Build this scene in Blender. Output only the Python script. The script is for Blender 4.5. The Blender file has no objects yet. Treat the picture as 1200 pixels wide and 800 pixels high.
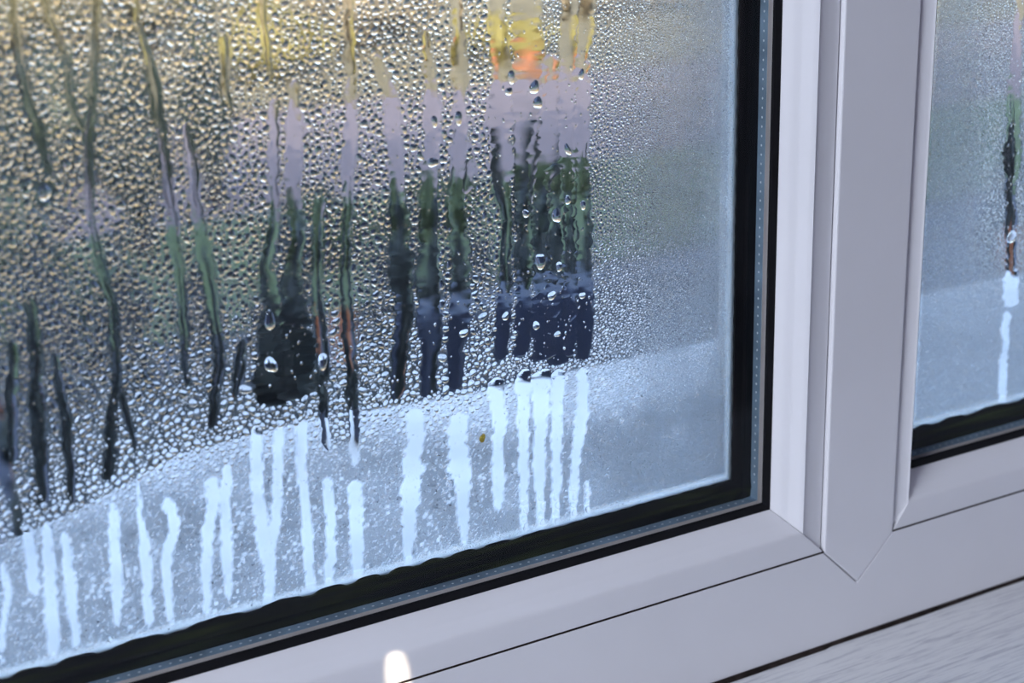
import bpy, bmesh, math, random
import numpy as np
from mathutils import Vector, Matrix

random.seed(7)
rng = np.random.default_rng(11)
SC = bpy.context.scene
COL = SC.collection

# ------------------------------------------------------------------ camera
F_PX = 1822.6
CAM_LOC = (-0.48167, -0.54142, 0.35821)
CAM_ROT = (math.radians(70.794), math.radians(1.810), math.radians(-28.630))
cam_d = bpy.data.cameras.new('camera')
cam = bpy.data.objects.new('camera', cam_d)
COL.objects.link(cam)
cam.location = CAM_LOC
cam.rotation_euler = CAM_ROT
cam_d.sensor_fit = 'HORIZONTAL'
cam_d.sensor_width = 36.0
cam_d.lens = F_PX * 36.0 / 1200.0
cam_d.clip_start = 0.02
cam_d.clip_end = 500
cam_d.dof.use_dof = True
cam_d.dof.focus_distance = 0.695
cam_d.dof.aperture_fstop = 7.5
SC.camera = cam

# ------------------------------------------------------------------ sky, sun, room light, exposure
SUN_EL, SUN_AZ = 33.0, 200.0
world = bpy.data.worlds.new('sky_world')
SC.world = world
world.use_nodes = True
wn = world.node_tree.nodes
wl = world.node_tree.links
bgn = wn['Background']
sky = wn.new('ShaderNodeTexSky')
sky.sky_type = 'NISHITA'
sky.sun_disc = False
sky.sun_elevation = math.radians(SUN_EL)
sky.sun_rotation = math.radians(SUN_AZ)
sky.air_density = 1.0
sky.dust_density = 2.5
sky.ozone_density = 1.0
wl.new(sky.outputs['Color'], bgn.inputs['Color'])
bgn.inputs['Strength'].default_value = 0.36

sun_d = bpy.data.lights.new('sun', 'SUN')
sun_d.energy = 2.0
sun_d.angle = math.radians(0.6)
sun_d.color = (1.0, 0.86, 0.66)
sun = bpy.data.objects.new('sun', sun_d)
COL.objects.link(sun)
# the sun stands behind the house (room side), a little to the left: light travels towards +Y
sd = Vector((0.30, 0.80, -math.tan(math.radians(SUN_EL)) * 0.855)).normalized()
sun.rotation_euler = sd.to_track_quat('-Z', 'Y').to_euler()

# added fill light by the left room wall, which has no window
ra = bpy.data.lights.new('room_fill_light', 'AREA')
ra.shape = 'RECTANGLE'
ra.size, ra.size_y = 1.2, 0.7
ra.energy = 28.0
ra.color = (0.82, 0.895, 1.0)
rao = bpy.data.objects.new('room_fill_light', ra)
COL.objects.link(rao)
rao.location = (-2.35, -0.85, 1.10)
rao.rotation_euler = (Vector((-0.2, 0, 0.1)) - Vector(rao.location)).to_track_quat('-Z', 'Y').to_euler()

SC.view_settings.view_transform = 'Standard'
SC.view_settings.look = 'None'
SC.view_settings.gamma = 1.0
SC.view_settings.use_curve_mapping = False
SC.view_settings.exposure = 1.44
SC.cycles.max_bounces = 14
SC.cycles.transmission_bounces = 12
SC.cycles.transparent_max_bounces = 24
SC.cycles.glossy_bounces = 4
SC.cycles.diffuse_bounces = 4
SC.cycles.use_denoising = True

# ------------------------------------------------------------------ camera maths (to turn measured places on the glass into millimetres)
RM = np.array(cam.rotation_euler.to_matrix())
CL = np.array(CAM_LOC) * 1000.0

def at(px, py, Y):
    d = RM @ np.array([(px - 600) / F_PX, -(py - 400) / F_PX, -1.0])
    return CL + d * ((Y - CL[1]) / d[1])

def to_px(X, Y, Z):
    P = np.stack([X - CL[0], Y - CL[1], Z - CL[2]], -1)
    q = P @ RM
    return 600 + F_PX * q[..., 0] / -q[..., 2], 400 - F_PX * q[..., 1] / -q[..., 2]

# ------------------------------------------------------------------ helpers
MM = 0.001

def tag(o, label=None, cat=None, group=None, kind=None):
    if label: o['label'] = label
    if cat: o['category'] = cat
    if group: o['group'] = group
    if kind: o['kind'] = kind
    return o

def empty(name, loc=(0, 0, 0)):
    o = bpy.data.objects.new(name, None)
    o.location = loc
    o.empty_display_size = 0.02
    COL.objects.link(o)
    return o

def mesh_obj(name, verts, faces, mat, parent=None, smooth=False, bevel=0, scale=MM):
    me = bpy.data.meshes.new(name)
    me.from_pydata([tuple(c * scale for c in v) for v in verts], [], faces)
    bm = bmesh.new(); bm.from_mesh(me)
    bmesh.ops.recalc_face_normals(bm, faces=bm.faces)
    if bevel:
        es = [e for e in bm.edges if len(e.link_faces) == 2 and e.calc_face_angle(0) > 0.5]
        bmesh.ops.bevel(bm, geom=es, offset=bevel * scale, segments=2, affect='EDGES', profile=0.5)
    bm.to_mesh(me); bm.free()
    if smooth:
        me.shade_smooth()
    me.materials.append(mat)
    o = bpy.data.objects.new(name, me)
    COL.objects.link(o)
    if parent: o.parent = parent
    return o

def box(name, x0, x1, y0, y1, z0, z1, mat, parent=None, bevel=0, scale=MM):
    v = [(x, y, z) for x in (x0, x1) for y in (y0, y1) for z in (z0, z1)]
    f = [(0, 1, 3, 2), (4, 6, 7, 5), (0, 4, 5, 1), (2, 3, 7, 6), (0, 2, 6, 4), (1, 5, 7, 3)]
    return mesh_obj(name, v, f, mat, parent, bevel=bevel, scale=scale)

def np_mesh(name, V, F_tri=None, F_quad=None, mat=None, smooth=True):
    """fast mesh from numpy arrays (metres)"""
    me = bpy.data.meshes.new(name)
    loops, starts, totals = [], [], []
    n = 0
    for Fa in (F_tri, F_quad):
        if Fa is None or len(Fa) == 0: continue
        k = Fa.shape[1]
        loops.append(Fa.ravel()); m = len(Fa)
        starts.append(n + np.arange(m) * k); totals.append(np.full(m, k)); n += m * k
    loops = np.concatenate(loops).astype(np.int32)
    starts = np.concatenate(starts).astype(np.int32); totals = np.concatenate(totals).astype(np.int32)
    me.vertices.add(len(V)); me.vertices.foreach_set('co', np.ascontiguousarray(V, dtype=np.float32).ravel())
    me.loops.add(len(loops)); me.loops.foreach_set('vertex_index', loops)
    me.polygons.add(len(starts)); me.polygons.foreach_set('loop_start', starts)
    me.polygons.foreach_set('loop_total', totals)
    me.update(calc_edges=True); me.validate()
    if smooth: me.shade_smooth()
    if mat: me.materials.append(mat)
    return me

def link(name, me, parent=None):
    o = bpy.data.objects.new(name, me); COL.objects.link(o)
    if parent: o.parent = parent
    return o

# ------------------------------------------------------------------ materials
def nodes_of(name):
    m = bpy.data.materials.new(name); m.use_nodes = True
    nt = m.node_tree
    return m, nt.nodes, nt.links, nt.nodes['Principled BSDF']

def plain(name, col, rough=0.5, metal=0.0, noise=0.0, nscale=20, bump=0.0, bscale=200, spec=0.5, coord='Object'):
    m, n, l, p = nodes_of(name)
    p.inputs['Roughness'].default_value = rough
    p.inputs['Metallic'].default_value = metal
    p.inputs['Specular IOR Level'].default_value = spec
    tc = n.new('ShaderNodeTexCoord')
    if noise:
        t = n.new('ShaderNodeTexNoise'); t.inputs['Scale'].default_value = nscale; t.inputs['Detail'].default_value = 6
        l.new(tc.outputs[coord], t.inputs['Vector'])
        r = n.new('ShaderNodeValToRGB')
        r.color_ramp.elements[0].position = 0.3; r.color_ramp.elements[1].position = 0.7
        r.color_ramp.elements[0].color = (*[c * (1 - noise) for c in col], 1)
        r.color_ramp.elements[1].color = (*[min(1, c * (1 + noise)) for c in col], 1)
        l.new(t.outputs['Fac'], r.inputs['Fac']); l.new(r.outputs['Color'], p.inputs['Base Color'])
    else:
        p.inputs['Base Color'].default_value = (*col, 1)
    if bump:
        t2 = n.new('ShaderNodeTexNoise'); t2.inputs['Scale'].default_value = bscale
        l.new(tc.outputs[coord], t2.inputs['Vector'])
        b = n.new('ShaderNodeBump'); b.inputs['Strength'].default_value = bump; b.inputs['Distance'].default_value = 0.001
        l.new(t2.outputs['Fac'], b.inputs['Height']); l.new(b.outputs['Normal'], p.inputs['Normal'])
    return m

M_PVC = plain('white_plastic', (0.80, 0.79, 0.82), 0.32, noise=0.02, nscale=14, bump=0.04, bscale=160)
M_LIP = plain('skylit_white_plastic', (0.90, 0.91, 0.92), 0.4)  # frame plastic whitened to carry the sky light on the reveal
M_RUBBER = plain('black_rubber', (0.006, 0.006, 0.008), 0.6, noise=0.2, nscale=90, spec=0.15)
M_ALU = plain('dull_pinkish_aluminium', (0.80, 0.73, 0.71), 0.45, metal=0.3, noise=0.08, nscale=60)
M_SPACER = plain('blue_grey_spacer_metal', (0.24, 0.33, 0.43), 0.42, metal=0.3, noise=0.25, nscale=70)
M_DOT = plain('perforation_glint_metal', (0.85, 0.9, 0.95), 0.3, metal=0.3)
M_GRIME = plain('dark_grime', (0.03, 0.022, 0.02), 0.85, noise=0.5, nscale=120, spec=0.1)
M_WALL = plain('lilac_grey_plaster', (0.55, 0.53, 0.60), 0.8, noise=0.03, nscale=6)
M_FLOOR = plain('grey_carpet', (0.22, 0.20, 0.22), 0.5, noise=0.25, nscale=5)

# black seal with a greenish algae tint in streaks along its length
def seal_material(name, sc, top):
    m, n, l, p = nodes_of(name)
    p.inputs['Roughness'].default_value = 0.6; p.inputs['Specular IOR Level'].default_value = 0.15
    tc = n.new('ShaderNodeTexCoord'); mp = n.new('ShaderNodeMapping'); mp.inputs['Scale'].default_value = sc
    t = n.new('ShaderNodeTexNoise'); t.inputs['Scale'].default_value = 1.0; t.inputs['Detail'].default_value = 5
    r = n.new('ShaderNodeValToRGB')
    r.color_ramp.elements[0].position = 0.47; r.color_ramp.elements[0].color = (0.003, 0.0035, 0.005, 1)
    r.color_ramp.elements[1].position = 0.74; r.color_ramp.elements[1].color = (*top, 1)
    l.new(tc.outputs['Object'], mp.inputs['Vector']); l.new(mp.outputs['Vector'], t.inputs['Vector'])
    l.new(t.outputs['Fac'], r.inputs['Fac']); l.new(r.outputs['Color'], p.inputs['Base Color'])
    return m
M_SEAL = seal_material('black_edge_seal_algae', (14, 1, 330), (0.030, 0.040, 0.011))
M_SEAL_V = seal_material('black_edge_seal', (330, 1, 14), (0.016, 0.014, 0.016))

# painted wooden sill with fine grain running along the window
M_SILL, n, l, p = nodes_of('white_painted_wood')
p.inputs['Roughness'].default_value = 0.5
tc = n.new('ShaderNodeTexCoord'); mp = n.new('ShaderNodeMapping'); mp.inputs['Scale'].default_value = (22, 420, 60)
t = n.new('ShaderNodeTexNoise'); t.inputs['Scale'].default_value = 1.6; t.inputs['Detail'].default_value = 7; t.inputs['Roughness'].default_value = 0.65
t.inputs['Distortion'].default_value = 0.6
r = n.new('ShaderNodeValToRGB')
r.color_ramp.elements[0].position = 0.33; r.color_ramp.elements[0].color = (0.50, 0.50, 0.54, 1)
r.color_ramp.elements[1].position = 0.52; r.color_ramp.elements[1].color = (0.78, 0.78, 0.79, 1)
b = n.new('ShaderNodeBump'); b.inputs['Strength'].default_value = 0.35; b.inputs['Distance'].default_value = 0.0008
l.new(tc.outputs['Object'], mp.inputs['Vector']); l.new(mp.outputs['Vector'], t.inputs['Vector'])
l.new(t.outputs['Fac'], r.inputs['Fac']); l.new(r.outputs['Color'], p.inputs['Base Color'])
l.new(t.outputs['Fac'], b.inputs['Height']); l.new(b.outputs['Normal'], p.inputs['Normal'])

# thin window glass: straight-through with a Schlick reflection
M_PANE, n, l, p = nodes_of('window_glass')
n.remove(p)
lw = n.new('ShaderNodeLayerWeight'); lw.inputs['Blend'].default_value = 0.5
pw = n.new('ShaderNodeMath'); pw.operation = 'POWER'; pw.inputs[1].default_value = 5
ma = n.new('ShaderNodeMath'); ma.operation = 'MULTIPLY_ADD'; ma.inputs[1].default_value = 0.9; ma.inputs[2].default_value = 0.010
tr = n.new('ShaderNodeBsdfTransparent'); tr.inputs['Color'].default_value = (0.975, 0.985, 0.985, 1)
gl = n.new('ShaderNodeBsdfGlossy'); gl.inputs['Roughness'].default_value = 0.0
mx = n.new('ShaderNodeMixShader')
l.new(lw.outputs['Facing'], pw.inputs[0]); l.new(pw.outputs[0], ma.inputs[0]); l.new(ma.outputs[0], mx.inputs['Fac'])
l.new(tr.outputs[0], mx.inputs[1]); l.new(gl.outputs[0], mx.inputs[2])
l.new(mx.outputs[0], n['Material Output'].inputs['Surface'])

# added translucent strip round the outer pane, standing in for the sky-lit reveal
M_LIT_STRIP, n, l, p = nodes_of('translucent_reveal_strip')
n.remove(p)
tl = n.new('ShaderNodeBsdfTranslucent'); tl.inputs['Color'].default_value = (0.95, 0.96, 0.97, 1)
df = n.new('ShaderNodeBsdfDiffuse'); df.inputs['Color'].default_value = (0.9, 0.91, 0.92, 1)
mx = n.new('ShaderNodeMixShader'); mx.inputs['Fac'].default_value = 0.2
l.new(tl.outputs[0], mx.inputs[1]); l.new(df.outputs[0], mx.inputs[2])
l.new(mx.outputs[0], n['Material Output'].inputs['Surface'])

# water
M_WATER, n, l, p = nodes_of('water')
n.remove(p)
g = n.new('ShaderNodeBsdfGlass'); g.inputs['IOR'].default_value = 1.333; g.inputs['Roughness'].default_value = 0.0
l.new(g.outputs[0], n['Material Output'].inputs['Surface'])

# mist of droplets too small to see: scatters the daylight behind it
M_FOG, n, l, p = nodes_of('condensation_mist')
n.remove(p)
at_n = n.new('ShaderNodeAttribute'); at_n.attribute_name = 'fog'
tc = n.new('ShaderNodeTexCoord')
t = n.new('ShaderNodeTexNoise'); t.inputs['Scale'].default_value = 1900; t.inputs['Detail'].default_value = 1
l.new(tc.outputs['Object'], t.inputs['Vector'])
m1 = n.new('ShaderNodeMath'); m1.operation = 'MULTIPLY_ADD'; m1.inputs[1].default_value = 1.5; m1.inputs[2].default_value = 0.25
m2 = n.new('ShaderNodeMath'); m2.operation = 'MULTIPLY'; m2.use_clamp = True
l.new(t.outputs['Fac'], m1.inputs[0]); l.new(m1.outputs[0], m2.inputs[0]); l.new(at_n.outputs['Fac'], m2.inputs[1])
tr = n.new('ShaderNodeBsdfTransparent')
tl = n.new('ShaderNodeBsdfTranslucent'); tl.inputs['Color'].default_value = (0.225, 0.235, 0.255, 1)
df = n.new('ShaderNodeBsdfDiffuse'); df.inputs['Color'].default_value = (0.25, 0.25, 0.27, 1)
m0 = n.new('ShaderNodeMixShader'); m0.inputs['Fac'].default_value = 0.15
mx = n.new('ShaderNodeMixShader')
l.new(tl.outputs[0], m0.inputs[1]); l.new(df.outputs[0], m0.inputs[2])
l.new(m2.outputs[0], mx.inputs['Fac']); l.new(tr.outputs[0], mx.inputs[1]); l.new(m0.outputs[0], mx.inputs[2])
l.new(mx.outputs[0], n['Material Output'].inputs['Surface'])

# ------------------------------------------------------------------ window dimensions (mm)
W = 22.0                    # half the flat face of the mullion
H_RAIL = 52.6
XL, XR, ZT = -600.0, 420.0, 520.0     # rebate edges: left jamb, right jamb, head
BEAD_W, BEAD_D = 25.8, 10.95
GASK = 4.6
Y_IN0, Y_IN1 = 12.0, 16.0             # inner pane
Y_OUT0, Y_OUT1 = 22.5, 26.5           # outer pane
SEAL = 11.0

window = empty('window_1')
tag(window, 'white plastic double glazed window wet with condensation', kind='structure')

# ------------------------------------------------------------------ frame: rails, jambs, mullion with its arrow-shaped welded foot
def prism(name, poly, y0, y1, mat, parent, bevel=0.0):
    k = len(poly)
    v = [(x, y0, z) for x, z in poly] + [(x, y1, z) for x, z in poly]
    f = [tuple(range(k)), tuple(range(2 * k - 1, k - 1, -1))]
    f += [(i, (i + 1) % k, k + (i + 1) % k, k + i) for i in range(k)]
    return mesh_obj(name, v, f, mat, parent, bevel=bevel)

g_ = 0.5
J = H_RAIL
prism('bottom_rail', [(XL - J, -J), (XR + J, -J), (XR, 0), (W + g_, 0), (0, -W - g_ * 1.4), (-W - g_, 0), (XL, 0)], 0, 62, M_PVC, window, 0.55)
prism('head_rail', [(XL - J, ZT + J), (XL, ZT), (XR, ZT), (XR + J, ZT + J)], 0, 62, M_PVC, window, 0.55)
prism('jamb', [(XL - J, -J), (XL, 0), (XL, ZT), (XL - J, ZT + J)], 0, 62, M_PVC, window, 0.55)
prism('jamb', [(XR + J, -J), (XR + J, ZT + J), (XR, ZT), (XR, 0)], 0, 62, M_PVC, window, 0.55)
prism('mullion', [(-W, ZT), (-W, 0), (0, -W), (W, 0), (W, ZT)], -0.25, 62, M_PVC, window, 0.7)

# ------------------------------------------------------------------ glazing: profile pieces with mitred ends around each light
KL = 1.0
def ring_piece(side, prof, x0, x1, z0, z1, gap=0.0):
    """prof: list of (offset inwards, depth). one side of a mitred rectangle; returns verts, faces"""
    v = []
    k = len(prof)
    for e in (0, 1):
        for o, y in prof:
            if side == 'bottom': v.append(((x0 + o * KL + gap) if e == 0 else (x1 - o - gap), y, z0 + o))
            if side == 'top': v.append(((x0 + o * KL + gap) if e == 0 else (x1 - o - gap), y, z1 - o))
            if side == 'left': v.append((x0 + o * KL, y, (z0 + o + gap) if e == 0 else (z1 - o - gap)))
            if side == 'right': v.append((x1 - o, y, (z0 + o + gap) if e == 0 else (z1 - o - gap)))
    f = [tuple(range(k)), tuple(range(2 * k - 1, k - 1, -1))]
    f += [(i, (i + 1) % k, k + (i + 1) % k, k + i) for i in range(k)]
    return v, f

def bead_profile(sunk):
    p = [(0.5, 30), (0.5, sunk + 0.7), (1.1, sunk)]
    p += [(7, sunk * 0.75 - 0.1), (12.5, sunk * 0.5 - 0.2)]
    # rounded shoulder, shallow step, chamfer down to the glass
    p += [(14.0, 0.0), (15.2, 0.8), (16.2, 1.8), (19.0, 4.7), (20.2, 5.6), (21.6, 6.5), (23.6, 8.4), (25.2, 10.2), (25.8, 10.95), (25.8, 30)]
    return p

def glaze(x0, x1, z0, z1):
    for side in ('bottom', 'right', 'left', 'top'):
        sunk = 2.3 if side in ('left', 'right') else 0.1
        v, f = ring_piece(side, bead_profile(sunk), x0, x1, z0, z1, 0.16)
        o = mesh_obj('glazing_bead', v, f, M_PVC, window)
        o.data.shade_smooth()
        o.data.set_sharp_from_angle(angle=math.radians(38))
    a = BEAD_W
    for side in ('bottom', 'right', 'left', 'top'):
        v, f = ring_piece(side, [(a - 1.0, 11.3), (a + GASK - 0.8, 10.9), (a + GASK, 11.4), (a + GASK, 12.0), (a - 1.0, 12.0)], x0, x1, z0, z1)
        mesh_obj('gasket', v, f, M_RUBBER, window)
    s = a + GASK                      # sight line of the glass unit
    for side in ('bottom', 'right', 'left', 'top'):
        v, f = ring_piece(side, [(s - 7, 16.05), (s - 0.6, 16.05), (s - 0.6, 22.0), (s - 7, 22.0)], x0, x1, z0, z1)
        sp = mesh_obj('spacer_bar', v, f, M_SPACER, window)
        v, f = ring_piece(side, [(s - 7, 15.98), (s - 0.58, 15.98), (s - 0.58, 16.12), (s - 7, 16.12)], x0, x1, z0, z1)
        mesh_obj('spacer_lip', v, f, M_ALU, sp)
        # row of punched perforations, the light in them painted as pale dots
        V, Fs = [], []
        o_, yc = s - 0.6, 19.0
        def dot(c, u, w_):
            b0 = len(V)
            for k in range(6):
                an = k * math.pi / 3
                V.append(tuple(c[i] + 0.62 * math.cos(an) * u[i] + 0.55 * math.sin(an) * (0, 1, 0)[i] for i in range(3)))
            V.append(tuple(c[i] + 0.25 * w_[i] for i in range(3)))
            for k in range(6): Fs.append((b0 + k, b0 + (k + 1) % 6, b0 + 6))
        if side in ('bottom', 'top'):
            zz = z0 + o_ if side == 'bottom' else z1 - o_
            for xx in np.arange(x0 + (s + 8) * KL, x1 - s - 6, 4.3): dot((xx, yc, zz), (1, 0, 0), (0, 0, 1 if side == 'bottom' else -1))
        else:
            xx = x1 - o_ if side == 'right' else x0 + o_ * KL
            for zz in np.arange(z0 + s + 8, z1 - s - 6, 4.3): dot((xx, yc, zz), (0, 0, 1), (-1 if side == 'right' else 1, 0, 0))
        d = mesh_obj('perforation_row', V, Fs, M_DOT, sp)
        d['kind'] = 'stuff'
    # black edge seal: wavy inner edge where sealant and pooled water have crept up
    for side in ('bottom', 'right', 'left', 'top'):
        V, Fs = [], []
        horiz = side in ('bottom', 'top')
        L0, L1 = (x0 + (s - 4) * KL, x1 - s + 4) if horiz else (z0 + s - 4, z1 - s + 4)
        ts = np.arange(L0, L1, 1.0)
        ph = [random.uniform(0, 6) for _ in range(4)]
        for tt in ts:
            wob = 0.12 * math.sin(tt * 0.7 + ph[0])
            if side == 'bottom':
                q = (tt / 21.0 + 0.6 * math.sin(tt * 0.031 + ph[1])) % 1.0
                amp = 1.7 * min(1.0, max(0.12, (-120 - tt) / 130.0)) if x1 < 0 else 1.5
                wob += amp * max(0.0, math.sin(math.pi * min(1, q * 1.35))) ** 0.6
            o = SEAL + wob
            lip = max(SEAL - 7.5, 0)
            def P(off, y):
                if side == 'bottom': return (tt, y, z0 + s + off)
                if side == 'top': return (tt, y, z1 - s - off)
                if side == 'right': return (x1 - s - off, y, tt)
                return (x0 + (s + off) * KL, y, tt)
            V += [P(-4, 21.9), P(-0.4, 21.9), P(lip, 21.5), P(lip + 1.2, 21.1), P(lip + 2.6, 21.5), P(o - 0.5, 21.9), P(o, 22.42), P(-4, 22.42)]
        k = 8
        for i in range(len(ts) - 1):
            for j in range(k):
                a0, a1 = i * k + j, i * k + (j + 1) % k
                Fs.append((a0, a1, a1 + k, a0 + k))
        Fs.append(tuple(range(k))); Fs.append(tuple(range((len(ts) - 1) * k, len(ts) * k)))
        mesh_obj('edge_seal', V, Fs, M_SEAL if horiz else M_SEAL_V, window, smooth=False)
    box('inner_pane', x0 + (a - 2) * KL, x1 - a + 2, Y_IN0, Y_IN1 - 0.05, z0 + a - 2, z1 - a + 2, M_PANE, window)
    box('outer_pane', x0 + (a - 2) * KL, x1 - a + 2, Y_OUT0, Y_OUT1, z0 + a - 2, z1 - a + 2, M_PANE, window)
    # outside reveal of the frame, whitened, plus an added strip for the sky light
    for side in ('bottom', 'right', 'left', 'top'):
        q = s + SEAL
        v, f = ring_piece(side, [(q - 12, 27.0), (q - 1.5, 27.0), (q - 1.0, 27.4), (q - 1.0, 34.0), (q - 4, 40.0), (q - 12, 40.0)], x0, x1, z0, z1)
        mesh_obj('outer_lip', v, f, M_LIP, window)
        e_ = 2.4 if side in ('bottom', 'top') else 3.4
        v, f = ring_piece(side, [(q - 6, 26.55), (q + e_ - 0.4, 26.55), (q + e_, 26.7), (q - 6, 26.9)], x0, x1, z0, z1)
        mesh_obj('lit_reveal_strip', v, f, M_LIT_STRIP, window)

LIGHTS = [(XL, -W, 0.0, ZT), (W, XR, 0.0, ZT)]
for q, kl in zip(LIGHTS, (1.0, 0.68)):
    KL = kl          # the narrow bead beside the mullion
    glaze(*q)

# ------------------------------------------------------------------ sills and the house around the window
sill = box('window_sill', -900, 720, -260, 1.0, -H_RAIL - 32, -H_RAIL - 1.6, M_SILL, None, bevel=2.0)
tag(sill, 'white painted wooden inner window sill with fine grain', kind='structure')
sv, sf = [], []
xs = np.arange(XL - J, XR + J, 4.0)
for i, x in enumerate(xs):
    wv = 0.5 + 0.5 * math.sin(x * 0.05) * math.sin(x * 0.013 + 1)
    yy = -1.0 - 0.9 * wv - (0.9 if x < -20 else 0.0)
    sv += [(x, yy, -H_RAIL - 1.55), (x, 0.6, -H_RAIL - 1.55), (x, 0.6, -H_RAIL + 0.3), (x, yy * 0.35, -H_RAIL + 0.1)]
for i in range(len(xs) - 1):
    for j in range(4):
        a0, a1 = i * 4 + j, i * 4 + (j + 1) % 4
        sf.append((a0, a1, a1 + 4, a0 + 4))
grime = mesh_obj('sealant_line', sv, sf, M_GRIME)
tag(grime, 'dark dirty sealant line between sill and window frame', kind='structure')
# dirty joints where the beads meet the rail, and along the mullion
def joint(x0, x1, z, y=0.35, th=0.5):
    return box('bead_joint', x0, x1, y, y + 4, z - th * 0.3, z + th, M_GRIME, window)
joint(XL + 0.5, -W - 0.1, 0.1, 0.12, 0.55)
joint(W + 0.1, XR - 0.5, 0.1, 0.12, 0.55)
box('bead_joint', W + 0.02, W + 0.5, 1.2, 6, 0, ZT, M_GRIME, window)

M_RENDER = plain('pale_render', (0.62, 0.60, 0.57), 0.85, noise=0.06, nscale=3)
GZ = -1.25                               # garden level, metres
def wall_with_hole(name, x0, x1, z0, z1, hx0, hx1, hz0, hz1, y0, y1, mat):
    V, Fs = [], []
    def bx(a, b, c, d):
        k = len(V)
        for x in (a, b):
            for y in (y0, y1):
                for z in (c, d): V.append((x, y, z))
        for q in [(0, 1, 3, 2), (4, 6, 7, 5), (0, 4, 5, 1), (2, 3, 7, 6), (0, 2, 6, 4), (1, 5, 7, 3)]: Fs.append(tuple(k + i for i in q))
    bx(x0, hx0, z0, z1); bx(hx1, x1, z0, z1); bx(hx0, hx1, z0, hz0); bx(hx0, hx1, hz1, z1)
    o = mesh_obj(name, V, Fs, mat, None, scale=1.0)
    o['kind'] = 'structure'
    return o
jx0, jx1, jz0, jz1 = (XL - J) * MM, (XR + J) * MM, -J * MM, (ZT + J) * MM
wf = wall_with_hole('wall_front', -7, 7, GZ - 0.1, 3.3, jx0 - .002, jx1 + .002, jz0 - 0.034, jz1 + .002, 0.001, 0.13, M_WALL)
tag(wf, 'house wall around the window')
for nm, b_ in {'wall_left': (-2.5, -2.4, -3.1, 0.0, GZ, 1.5), 'wall_right': (2.0, 2.1, -3.1, 0.0, GZ, 1.5),
               'wall_back': (-2.5, 2.1, -3.2, -3.1, GZ, 1.5), 'ceiling': (-2.5, 2.1, -3.2, 0.0, 1.5, 1.6), 'floor': (-2.5, 2.1, -3.2, 0.0, GZ + 0.2, GZ + 0.3)}.items():
    o = box(nm, *b_, M_FLOOR if nm == 'floor' else M_WALL, None, scale=1.0)
    tag(o, {'wall_left': 'plain wall left of the window', 'wall_right': 'plain wall right of the window', 'wall_back': 'plain wall behind the viewer',
            'ceiling': 'white ceiling of the room', 'floor': 'grey carpeted floor of the room'}[nm], kind='structure')

M_LEDGE = plain('pale_frosted_ledge', (0.84, 0.82, 0.81), 0.7, noise=0.17, nscale=13)
edge_x = [-900, -460, -400, -340, -270, -190, -100, 720]
edge_y = [165, 170, 182, 212, 262, 272, 256, 245]
k = len(edge_x)
v = [(x, 40, 30) for x in edge_x] + [(x, y, 30 - (y - 40) * 0.055) for x, y in zip(edge_x, edge_y)] + [(x, y, -60) for x, y in zip(edge_x, edge_y)] + [(x, 40, -60) for x in edge_x]
fc = []
for r_ in range(4):
    for i in range(k - 1):
        a0, b0 = r_ * k, ((r_ + 1) % 4) * k
        fc.append((a0 + i, a0 + i + 1, b0 + i + 1, b0 + i))
fc += [(0, k, 2 * k, 3 * k), (k - 1, 2 * k - 1, 3 * k - 1, 4 * k - 1)]
ledge = mesh_obj('exterior_ledge', v, fc, M_LEDGE, None, bevel=5)
tag(ledge, 'pale white outside ledge seen blurred through the lower glass', kind='structure')

# ------------------------------------------------------------------ garden
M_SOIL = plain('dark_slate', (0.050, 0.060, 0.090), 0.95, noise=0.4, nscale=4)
M_LAWN = plain('lawn', (0.055, 0.085, 0.036), 0.95, noise=0.35, nscale=6)
M_GRAVEL = plain('lilac_gravel', (0.115, 0.092, 0.100), 0.95, noise=0.18, nscale=7)
M_MEADOW = plain('autumn_grass', (0.12, 0.098, 0.050), 0.95, noise=0.3, nscale=2)

def strip(name, y0, y1, z, mat, label):
    o = box(name, -26, 34, y0, y1, z - 0.3, z, mat, None, scale=1.0)
    return tag(o, label, kind='structure')
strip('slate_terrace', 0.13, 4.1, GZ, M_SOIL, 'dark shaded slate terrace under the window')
strip('lawn', 4.1, 5.5, GZ + 0.02, M_LAWN, 'green lawn strip seen through the glass')
strip('gravel_path', 5.5, 7.7, GZ + 0.01, M_GRAVEL, 'pale lilac gravel path seen through the glass')
strip('rough_grass', 7.7, 60.0, GZ + 0.03, M_MEADOW, 'yellow autumn grass in the far garden')

def leaf_mat(name, c1, c2):
    m, n, l, p = nodes_of(name)
    p.inputs['Roughness'].default_value = 0.6
    oi = n.new('ShaderNodeTexCoord'); t = n.new('ShaderNodeTexNoise'); t.inputs['Scale'].default_value = 5
    l.new(oi.outputs['Object'], t.inputs['Vector'])
    r = n.new('ShaderNodeValToRGB'); r.color_ramp.elements[0].position = 0.35; r.color_ramp.elements[1].position = 0.65
    r.color_ramp.elements[0].color = (*c1, 1); r.color_ramp.elements[1].color = (*c2, 1)
    l.new(t.outputs['Fac'], r.inputs['Fac']); l.new(r.outputs['Color'], p.inputs['Base Color'])
    return m
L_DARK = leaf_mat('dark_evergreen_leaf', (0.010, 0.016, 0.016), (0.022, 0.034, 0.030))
L_GREEN = leaf_mat('green_leaf', (0.030, 0.055, 0.022), (0.065, 0.105, 0.042))
L_FOREST = leaf_mat('forest_leaf', (0.014, 0.025, 0.012), (0.036, 0.050, 0.022))
L_OLIVE = leaf_mat('olive_leaf', (0.07, 0.068, 0.03), (0.14, 0.12, 0.055))
L_YELL = leaf_mat('yellow_leaf', (0.17, 0.14, 0.03), (0.29, 0.25, 0.075))
L_TAN = leaf_mat('tan_leaf', (0.15, 0.115, 0.065), (0.25, 0.20, 0.12))
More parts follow.
